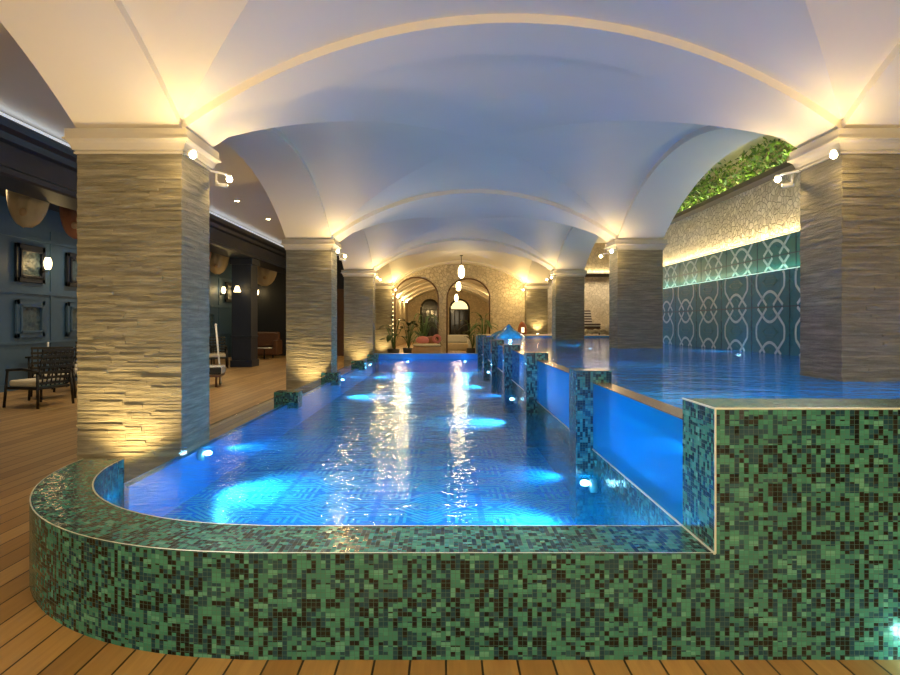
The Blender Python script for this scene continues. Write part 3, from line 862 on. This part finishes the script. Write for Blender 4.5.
# ------------------------------------------------------------------ corner spotlights
def spot(x, y, z, lab, p=26, dirx=1, diry=-1):
    t = empty('corner_spotlight', (x, y, z)); tag(t, lab, 'spotlight', 'warm spotlights at the column corners')
    MB().ball((0, 0, 0), .03, 12).build('bulb', M['warmglow'], t)
    MB().tube([(-dirx * .14, -diry * .14, .05), (-dirx * .03, -diry * .03, .045), (0, 0, .03)], .012, 6).lathe([(.02, .02), (.025, .035), (.015, .045)], 12).build('bracket', M['white'], t)
    light('POINT', 'spot_light', (x + dirx * .045, y + diry * .045, z - .01), p, WARM, .035)
ordn = ['viewer side', 'nearest', 'second', 'third', 'farthest']
for k, y in enumerate(ROWS):
    for side in ('left', 'right'):
        x = XL + .15 if side == 'left' else XR - .15
        dx = 1 if side == 'left' else -1
        zz = 2.82
        p = [20, 16, 20, 24, 60][k]
        if k > 0: spot(x, y - .13, zz, 'bright warm spotlight at the front inner corner of the %s %s stone column' % (ordn[k], side), p, dx, -1)
        if k < 4: spot(x, y + CD + .13, zz, 'warm spotlight at the rear inner corner of the %s %s stone column' % (ordn[k], side), p if k else 210, dx, 1)

# extra spots added beside the two nearest fixtures to brighten the mosaic rim
for x0, tx in ((XL + .22, .3), (XR - .22, -.2)):
    L = light('SPOT', 'rim_fill_beam', (x0, ROWS[1] - .24, 2.78), 560, (1, .92, .76), .04, None, spot_size=.95, spot_blend=.9)
    L.rotation_euler = (Vector((tx, 2.76, RIMZ)) - Vector(L.location)).to_track_quat('-Z', 'Y').to_euler()
# uplights at the column bases
def uplight(x, y, z, lab, p, col=WARM, spotang=1.75):
    t = empty('floor_uplight', (x, y, z)); tag(t, lab, 'floor lamp', 'recessed uplights washing the columns')
    MB().lathe([(.07, 0), (.07, .012), (.055, .016)], 16).build('housing', M['trim'], t)
    MB().lathe([(.05, .017), (.048, .02)], 16).build('lens', M['warmglow'], t)
    o = light('SPOT', 'uplight_beam', (x, y, z + .05), p, col, .04, (PI - .26, 0, 0), spot_size=spotang, spot_blend=.9)
for k in range(1, 5):
    uplight(XL - .42, ROWS[k] - .34, .001, 'recessed warm uplight in the deck before the %s left stone column' % ordn[k], [0, 150, 110, 100, 100][k])
uplight(XR + .45, ROWS[4] - .22, .951, 'recessed warm uplight before the farthest right stone column', 110)
# aisle downlights
for i, y in enumerate((9.8, 12.4, 14.9, 17.5, 22.6)):
    t = empty('recessed_downlight', (-5.02, y, 4.35))
    tag(t, ['small round ceiling downlight above the deck, hidden by the nearest left column', 'small round ceiling downlight just behind the nearest left column',
            'left one of the two bright ceiling downlights seen between the first two left columns', 'right one of the two bright ceiling downlights seen between the first two left columns',
            'far round ceiling downlight over the deck near the end wall'][i], 'ceiling light', 'round downlights in the aisle ceiling')
    MB().lathe([(.075, -.006), (.075, 0)], 16).build('trim_ring', M['white'], t)
    MB().lathe([(.05, -.012), (.05, -.006)], 16).build('lens', M['warmglow'], t)
    light('SPOT', 'downlight_beam', (-5.02, y, 4.32), 170, (1, .78, .5), .05, (0, 0, 0), spot_size=2.2, spot_blend=.6)
light('SPOT', 'downlight_beam', (-7.8, 11, 3.9), 110, (1, .8, .55), .1, (0, 0, 0), spot_size=2.4, spot_blend=.8)
light('SPOT', 'downlight_beam', (-7.9, 15, 3.9), 110, (1, .8, .55), .1, (0, 0, 0), spot_size=2.4, spot_blend=.8)
light('SPOT', 'downlight_beam', (-7.8, 23, 3.9), 60, (1, .8, .55), .1, (0, 0, 0), spot_size=2.4, spot_blend=.8)

# ------------------------------------------------------------------ pool lamps
def poollamp(x, y, z, lab, p, nx=0, ny=0, lens=.036):
    t = empty('underwater_lamp', (x, y, z)); tag(t, lab, 'pool light', 'underwater lamps')
    MB().ball((0, 0, 0), lens, 14, 0, .6).build('lens', M['whiteglow'], t)
    MB().tube([(-nx * .08, -ny * .08, -.02), (-nx * .04, -ny * .04, -.02)], .05, 14).build('housing', M['trim'], t)
    L = light('SPOT', 'pool_light', (x + nx * .085, y + ny * .085, z - .045), p, BLUEW, .03, None, spot_size=2.5, spot_blend=.9)
    L.rotation_euler = Vector((nx, ny, -.38)).to_track_quat('-Z', 'Y').to_euler()
PLW = 190
for y, s in ((5.6, 'beside the nearest left column'), (12.9, 'beside the second left column'), (17.6, 'beside the third left column')):
    poollamp(-2.15, y, WL - .05, 'bright underwater lamp at the left edge of the lower pool ' + s, PLW, 1, 0)
for y, s in ((4.55, 'below the first mosaic post'), (9.6, 'between second and third mosaic posts'), (14.9, 'between fourth and fifth mosaic posts')):
    poollamp(1.02, y, WL - .05, 'bright underwater lamp on the right wall, ' + s, PLW, -1, 0)
for x, s in ((-1.2, 'left'), (.6, 'right')):
    poollamp(x, 19.5, WL - .08, 'underwater lamp on the far end wall, ' + s + ' one', 110, 0, -1)
poollamp(-.8, 3.05, .18, 'underwater lamp on the inside of the front mosaic rim, left one', 60, 0, 1)
poollamp(.6, 3.05, .18, 'underwater lamp on the inside of the front mosaic rim, right one', 60, 0, 1)
UPW = 150
for x, y, nx, ny, s in ((2.0, 3.1, 0, 1, 'behind the tall mosaic wall near the clear panel'), (3.9, 3.1, 0, 1, 'behind the tall mosaic wall near the nearest right column'),
                        (5.28, 6.0, -1, 0, 'on the tiled wall hidden behind the nearest right column'), (5.28, 11.2, -1, 0, 'at the foot of the tiled wall, middle'),
                        (5.28, 15.2, -1, 0, 'at the foot of the tiled wall beside the second right column'),
                        (3.3, 7.5, -1, 0, 'behind the nearest right column'), (3.3, 14.2, -1, 0, 'behind the second right column'),
                        (2.6, 22.9, 0, -1, 'on the far end wall of the upper pool')):
    poollamp(x, y, .42 if y < 11 or y > 16 else WU - .07, 'underwater lamp ' + s, UPW, nx, ny, .045)
t = empty('floor_lamp', (1.97, 2.44, 0)); tag(t, 'small recessed aqua floor light at the foot of the tall mosaic wall, right edge', 'floor lamp')
MB().lathe([(.05, 0), (.05, .01)], 16).build('housing', M['trim'], t)
MB().lathe([(.035, .011), (.035, .014)], 16).build('lens', M['ledaqua'], t)
light('POINT', 'aqua_light', (1.97, 2.47, .06), 2.2, (.35, 1, .85), .03)

# ------------------------------------------------------------------ furniture: lounge chairs
def armchair(x, y, rz, lab):
    t = empty('lounge_armchair', (x, y, 0), rz); tag(t, lab, 'armchair', 'black lattice armchairs on the deck')
    for sx in (-1, 1):
        for sy in (-1, 1):
            top = .62 if sy < 0 else .60
            MB().tube([(sx * .36, sy * .34, 0), (sx * .33, sy * .30, top)], .022, 8).build('leg', M['black'], t)
        MB().tube([(sx * .33, -.32, .62), (sx * .34, 0, .64), (sx * .33, .34, .60)], .024, 8).build('armrest', M['black'], t)
    MB().box(-.33, .33, -.32, .30, .30, .345).build('seat_frame', M['black'], t, bevel=.008)
    MB().box(-.30, .30, -.31, .24, .345, .45).build('seat_cushion', M['creamcloth'], t, bevel=.03)
    b = MB()
    for i in range(8):
        xx = -.31 + .62 * i / 7; b.tube([(xx, .27, .36), (xx, .40, .95)], .013, 6)
    for j in range(7):
        z = .40 + .55 * j / 6; yy_ = .27 + .13 * (z - .36) / .59
        b.box(-.33, .33, yy_ - .012, yy_ + .012, z - .022, z + .022)
    b.build('backrest', M['black'], t)
armchair(-6.95, 10.6, 1.35 + PI, 'black armchair with cream seat cushion at the left edge, nearest to the pool')
armchair(-7.45, 11.75, -2.6, 'black armchair with lattice back turned to the viewer, left of the nearest stone column')
armchair(-7.6, 12.95, -PI / 2 - .2, 'black armchair half hidden by the nearest stone column')
armchair(-8.4, 14.5, .3, 'black lattice armchair standing against the blue wall behind the table')
armchair(-7.3, 19.6, .4, 'black armchair in the distance just left of the navy pillar')
armchair(-7.9, 21.0, 2.6, 'black armchair in the distance by the blue wall left of the navy pillar')
t = empty('coffee_table', (-8.6, 13.4, 0)); tag(t, 'small black table by the blue wall behind the armchairs', 'table')
MB().box(-.3, .3, -.3, .3, .66, .70).build('tabletop', M['black'], t, bevel=.008)
for sx in (-1, 1):
    for sy in (-1, 1): MB().tube([(sx * .25, sy * .25, 0), (sx * .25, sy * .25, .66)], .018, 6).build('leg', M['black'], t)
t = empty('table_candle', (-8.6, 13.4, .70)); tag(t, 'thin white candle standing on the small black table', 'candle')
MB().lathe([(.05, 0), (.05, .01), (.02, .02), (.02, .05)], 12).build('holder', M['black'], t)
MB().lathe([(.018, .05), (.018, .30)], 10).build('candle_stick', M['white'], t)

def lounger(x, y, z, rz, mat, lab, name='sun_lounger'):
    t = empty(name, (x, y, z), rz); tag(t, lab, 'lounger', 'striped loungers')
    MB().box(-.33, .33, -1.0, .35, .22, .27).build('frame', M['brown'], t, bevel=.01)
    for sx in (-1, 1):
        for yy_ in (-.9, .3): MB().tube([(sx * .28, yy_, 0), (sx * .28, yy_, .22)], .025, 8).build('leg', M['brown'], t)
    MB().box(-.32, .32, -1.02, .33, .27, .45).build('seat_cushion', mat, t, bevel=.04)
    b = MB()
    V = [(-.32, .30, .30), (.32, .30, .30), (.32, .40, .26), (-.32, .40, .26), (-.32, .72, 1.02), (.32, .72, 1.02), (.32, .82, .98), (-.32, .82, .98)]
    for q in ((0, 1, 2, 3), (4, 7, 6, 5), (0, 4, 5, 1), (1, 5, 6, 2), (2, 6, 7, 3), (3, 7, 4, 0)): b.poly([V[i] for i in q])
    b.build('backrest', mat, t, bevel=.03)
lounger(-6.0, 13.75, 0, PI / 2 + .2, M['stripe'], 'black and white striped lounger peeking out behind the nearest left column')
t = empty('leaning_pole', (-4.9 - .35, 14.2, 0)); tag(t, 'slender white pole leaning behind the nearest left column', 'pole')
MB().tube([(.10, 0, .02), (-.02, 0, 1.35)], .022, 8).build('shaft', M['white'], t)
MB().ball((-.02, 0, 1.37), .03).build('knob', M['white'], t)
lounger(5.75, 25.3, .95, 0, M['stripebrown'], 'brown and white striped lounger on the terrace between second and third right columns')
t = empty('stone_bench', (5.9, 24.2, .95)); t2 = MB(); rnd = random.Random(2)
for i in range(26):
    t2.ball((rnd.uniform(-.55, .55), rnd.uniform(-.12, .12), rnd.uniform(.06, .2)), rnd.uniform(.07, .1), 8, 0, .8)
tag(t, 'low pile of dark rounded stones in front of the brown striped lounger', 'stone pile', kind='stuff')
t2.build('stones', M['pebble'], t)
t = empty('white_planter', (6.45, 24.6, .95)); tag(t, 'small cream planter box right of the brown striped lounger', 'planter')
MB().lathe([(.13, 0), (.16, .42), (.13, .42), (.12, .36)], 4).build('box', M['creamcloth'], t)

# brown sofa far left
t = empty('leather_sofa', (-7.7, 25.6, 0), PI / 2 * 0); tag(t, 'brown leather sofa at the end of the dark lounge right of the navy pillar', 'sofa')
MB().box(-.75, .75, -.4, .4, .12, .42).build('seat', M['leather'], t, bevel=.05)
MB().box(-.75, .75, .2, .42, .42, 1.05).build('backrest', M['leather'], t, bevel=.06)
for s in (-1, 1):
    MB().box(s * .75 - .1, s * .75 + .1, -.4, .4, .12, .72).build('armrest', M['leather'], t, bevel=.05)
    MB().box(s * .65 - .03, s * .65 + .03, -.35, -.29, 0, .13).build('leg', M['black'], t)
t = empty('side_table', (-7.15, 24.4, 0)); tag(t, 'small white topped table in front of the leather sofa', 'table')
MB().lathe([(.3, .42), (.3, .45)], 20).build('tabletop', M['white'], t)
MB().tube([(0, 0, 0), (0, 0, .42)], .03).lathe([(.18, 0), (.18, .02)], 16).build('base', M['black'], t)

# ------------------------------------------------------------------ far end objects
def leafy(x, y, h, n, lab, seed, mat=M['leaf'], broad=.11, z=0, arch=.5):
    t = empty('potted_plant', (x, y, z)); tag(t, lab, 'plant', 'potted plants at the far end')
    MB().lathe([(.17, 0), (.24, .42), (.21, .42), (.20, .38)], 16).build('pot', M['pot'], t)
    rnd = random.Random(seed); s = MB(); st = MB()
    for i in range(n):
        a = rnd.uniform(0, 2 * PI); hh = h * rnd.uniform(.45, .95); r = rnd.uniform(.08, .35)
        base = Vector((0, 0, .38)); tip = Vector((math.cos(a) * r, math.sin(a) * r, hh))
        st.tube([base, (base + tip) / 2 + Vector((0, 0, .1)), tip], .012, 5)
        L = rnd.uniform(.3, .5) * (1 if broad > .06 else 1.5)
        d = Vector((math.cos(a), math.sin(a), rnd.uniform(-.1, 1.2))).normalized()
        sd = d.cross(Vector((0, 0, 1))).normalized(); V = []; m_ = 7
        for q in range(m_ + 1):
            f = q / m_; c = tip + d * L * f - Vector((0, 0, arch * f * f * L)); w = broad * math.sin(PI * min(1, f * .93 + .04)) ** .7
            V += [c - sd * w, c + Vector((0, 0, -.015)), c + sd * w]
        F = []
        for q in range(m_):
            F += [(q * 3, q * 3 + 1, q * 3 + 4, q * 3 + 3), (q * 3 + 1, q * 3 + 2, q * 3 + 5, q * 3 + 4)]
        s.mesh(V, F)
    s.build('leaves', mat, t); st.build('stems', M['leaf3'], t)
leafy(-2.0, 23.6, 1.75, 16, 'broad leaved dark green plant left of the left arch', 1)
leafy(-1.5, 24.9, 1.55, 14, 'dark leaved plant in front of the left arch opening', 2)
leafy(-.95, 26.2, 1.9, 26, 'spiky paler green palm plant inside the left arch', 3, M['leaf3'], .035, 0, .9)
leafy(1.05, 24.6, 1.75, 12, 'dark broad leaved plant in front of the right arch', 5, M['leaf'], .12)
leafy(1.6, 26.2, 1.8, 18, 'pale green plant at the right side of the right arch', 6, M['leaf3'], .06)
# round daybed
t = empty('round_daybed', (-.72, 23.0, 0)); t.scale = (.8, .8, 1); tag(t, 'round tan daybed at the far end of the lower pool', 'daybed')
MB().lathe([(.58, 0), (.66, .05), (.70, .35), (.66, .50), (.50, .58), (.02, .60)], 28).build('base', M['tan'], t)
MB().lathe([(.60, .56), (.66, .60), (.60, .64), (.5, .62)], 28, (0, 0, 0)).build('padded_edge', M['creamcloth'], t)
for i, (x, y, m_, lab) in enumerate(((-.15, .1, 'pink', 'pink cushion at the left of the round daybed'), (.15, .2, 'rust', 'rust red cushion in the middle of the round daybed'), (.38, -.05, 'pink', 'orange pink ring cushion at the right of the round daybed'))):
    c = MB()
    if i == 2:
        V = []; F = []
        for a in range(16):
            for b in range(8):
                A, B = 2 * PI * a / 16, 2 * PI * b / 8; V.append(((.12 + .05 * math.cos(B)) * math.cos(A), .05 * math.sin(B), (.12 + .05 * math.cos(B)) * math.sin(A) + .17))
                F.append((a * 8 + b, a * 8 + (b + 1) % 8, ((a + 1) % 16) * 8 + (b + 1) % 8, ((a + 1) % 16) * 8 + b))
        c.mesh(V, F)
    else: c.lathe([(.12, 0), (.2, .05), (.21, .14), (.14, .24), (.03, .27)], 14, (0, 0, 0), 0, 1.2, .7)
    o = c.build('cushion', M[m_], None, (-.72 + x, 23.0 + y, .66)); tag(o, lab, 'cushion', 'cushions on the round daybed')
t = empty('white_sofa', (.42, 30.0, 0)); tag(t, 'pale grey sofa seen through the right arch', 'sofa')
MB().box(-.7, .7, -.4, .4, .1, .45).build('seat', M['creamcloth'], t, bevel=.08)
MB().box(-.7, .7, .15, .42, .45, .85).build('backrest', M['white'], t, bevel=.1)
for s in (-1, 1):
    MB().box(s * .7 - .1, s * .7 + .1, -.4, .4, .1, .62).build('armrest', M['white'], t, bevel=.06)
    MB().box(s * .6 - .03, s * .6 + .03, -.35, .35, 0, .12).build('leg', M['black'], t)
# string of lights at left arch edge
t = empty('string_light', (-2.24, 26.2, 0)); tag(t, 'vertical string of small warm bulbs at the inner edge of the farthest left column', 'string light')
MB().tube([(0, 0, .05), (0, 0, 2.75)], .008, 6).build('cable', M['black'], t)
bl = MB()
for i in range(15): bl.ball((0, -.03, .12 + i * .18), .022, 8)
bl.build('bulbs', M['stringglow'], t)
# wall lamps beyond (spot rows)
for i, (x, y, z) in enumerate(((-2.8, 32, 2.95), (-2.8, 36, 2.95), (-2.8, 40, 2.95), (-2.8, 44, 2.95), (3.15, 40, 2.9))):
    t = empty('wall_spotlight', (x, y, z)); tag(t, (['first', 'second', 'third', 'fourth'][i] + ' from the front in the row of small warm spotlights inside the left arch') if i < 4 else 'small warm spotlight on the right wall inside the right arch', 'spotlight', 'spotlights in the room beyond the arches')
    MB().ball((0, 0, 0), .06, 10).build('bulb', M['warmglow'], t)
    sgn = -1 if x < 0 else 1
    MB().tube([(0, 0, .03), (sgn * .16, 0, .05)], .015, 6).build('bracket', M['white'], t)
    light('POINT', 'spot_light', (x - sgn * .12, y, z), 60, WARM, .06)
# terracotta lantern niche piece
t = empty('terracotta_lantern', (3.15, 25.6, .95)); t.scale = (.85, .85, .85); tag(t, 'small arched terracotta lantern on the terrace left of the farthest right column', 'lantern')
v = MB(); v.lathe([(.20, 0), (.22, .1), (.21, .32), (.15, .5), (.05, .6), (.02, .62)], 18)
v.build('body', M['terra'], t)
MB().box(-.07, .07, -.225, -.19, .1, .34).build('opening', M['ledwarm'], t)
# blue glazed mound
t = empty('blue_mound_fountain', (2.25, 22.2, WU - .05)); tag(t, 'blue glistening pointed fountain mound at the far corner of the upper pool', 'fountain')
v = MB(); rnd = random.Random(8)
V = []; F = []; n = 22; prof = [(.62, 0), (.58, .10), (.48, .16), (.36, .24), (.22, .30), (.11, .40), (.02, .52)]
for r, z in prof:
    for k in range(n):
        a = 2 * PI * k / n; rr = r * (1 + .25 * math.sin(5 * a) + rnd.uniform(-.12, .12)); V.append((rr * math.cos(a), rr * math.sin(a), z + rnd.uniform(-.02, .02)))
for i in range(len(prof) - 1):
    for k in range(n): F.append((i * n + k, i * n + (k + 1) % n, (i + 1) * n + (k + 1) % n, (i + 1) * n + k))
v.mesh(V, F); v.build('mound', M['bluemound'], t)
light('POINT', 'fountain_light', (2.2, 21.2, 1.15), 14, BLUEW, .05)

# cctv cameras
def cctv(x, y, z, s, lab):
    t = empty('security_camera', (x, y, z)); tag(t, lab, 'camera', 'small white security cameras')
    MB().tube([(0, 0, .08), (0, 0, 0), (s * .03, -.03, -.02)], .012, 6).build('bracket', M['white'], t)
    MB().tube([(s * .0, .0, -.03), (s * .12, -.05, -.05)], .02, 12).build('body', M['white'], t)
cctv(XL + .05, ROWS[1] + CD + .05, 2.78, 1, 'small white security camera at the rear corner of the nearest left column')
cctv(XL + .05, ROWS[2] + CD + .05, 2.78, 1, 'small white security camera at the rear corner of the second left column')
cctv(XR - .05, ROWS[1] + CD + .05, 2.78, -1, 'small white security camera at the rear corner of the nearest right column')

# made-up glowing windows behind the viewer, added as warm fill light
for i, x in enumerate((-7.4, -4.4, -1.2, 1.8, 4.8)):
    t = empty('window_%d' % (i + 3), (x, -5.97, 0)); t['kind'] = 'structure'
    MB().box(-.9, .9, 0, .02, .5, 3.2).build('pane', M['fillpane'], t)
    MB().box(-1, -.9, 0, .06, .4, 3.3).box(.9, 1, 0, .06, .4, 3.3).box(-1, 1, 0, .06, 3.2, 3.3).box(-1, 1, 0, .06, .4, .5).box(-.03, .03, 0, .05, .5, 3.2).build('window_frame', M['navy'], t)
    light('AREA', 'window_light', (x, -5.9, 1.9), 46, (1, .86, .60), (1.8, 2.6), (PI / 2, 0, 0))

# ------------------------------------------------------------------ world, camera, view
w = bpy.data.worlds.new('world'); sc.world = w; w.use_nodes = True
w.node_tree.nodes['Background'].inputs[0].default_value = (.5, .55, .7, 1)
w.node_tree.nodes['Background'].inputs[1].default_value = .10
cam = bpy.data.cameras.new('camera'); co = bpy.data.objects.new('camera', cam); COL.objects.link(co)
co.location = (0, 0, EYE); co.rotation_euler = (PI / 2, 0, 0)
cam.sensor_width = 36; cam.lens = 620 / 900 * 36
cam.shift_x = 4 / 900; cam.shift_y = -14 / 900
cam.clip_start = .02
sc.camera = co
sc.view_settings.view_transform = 'Standard'; sc.view_settings.look = 'None'
sc.view_settings.gamma = 1; sc.view_settings.exposure = 0
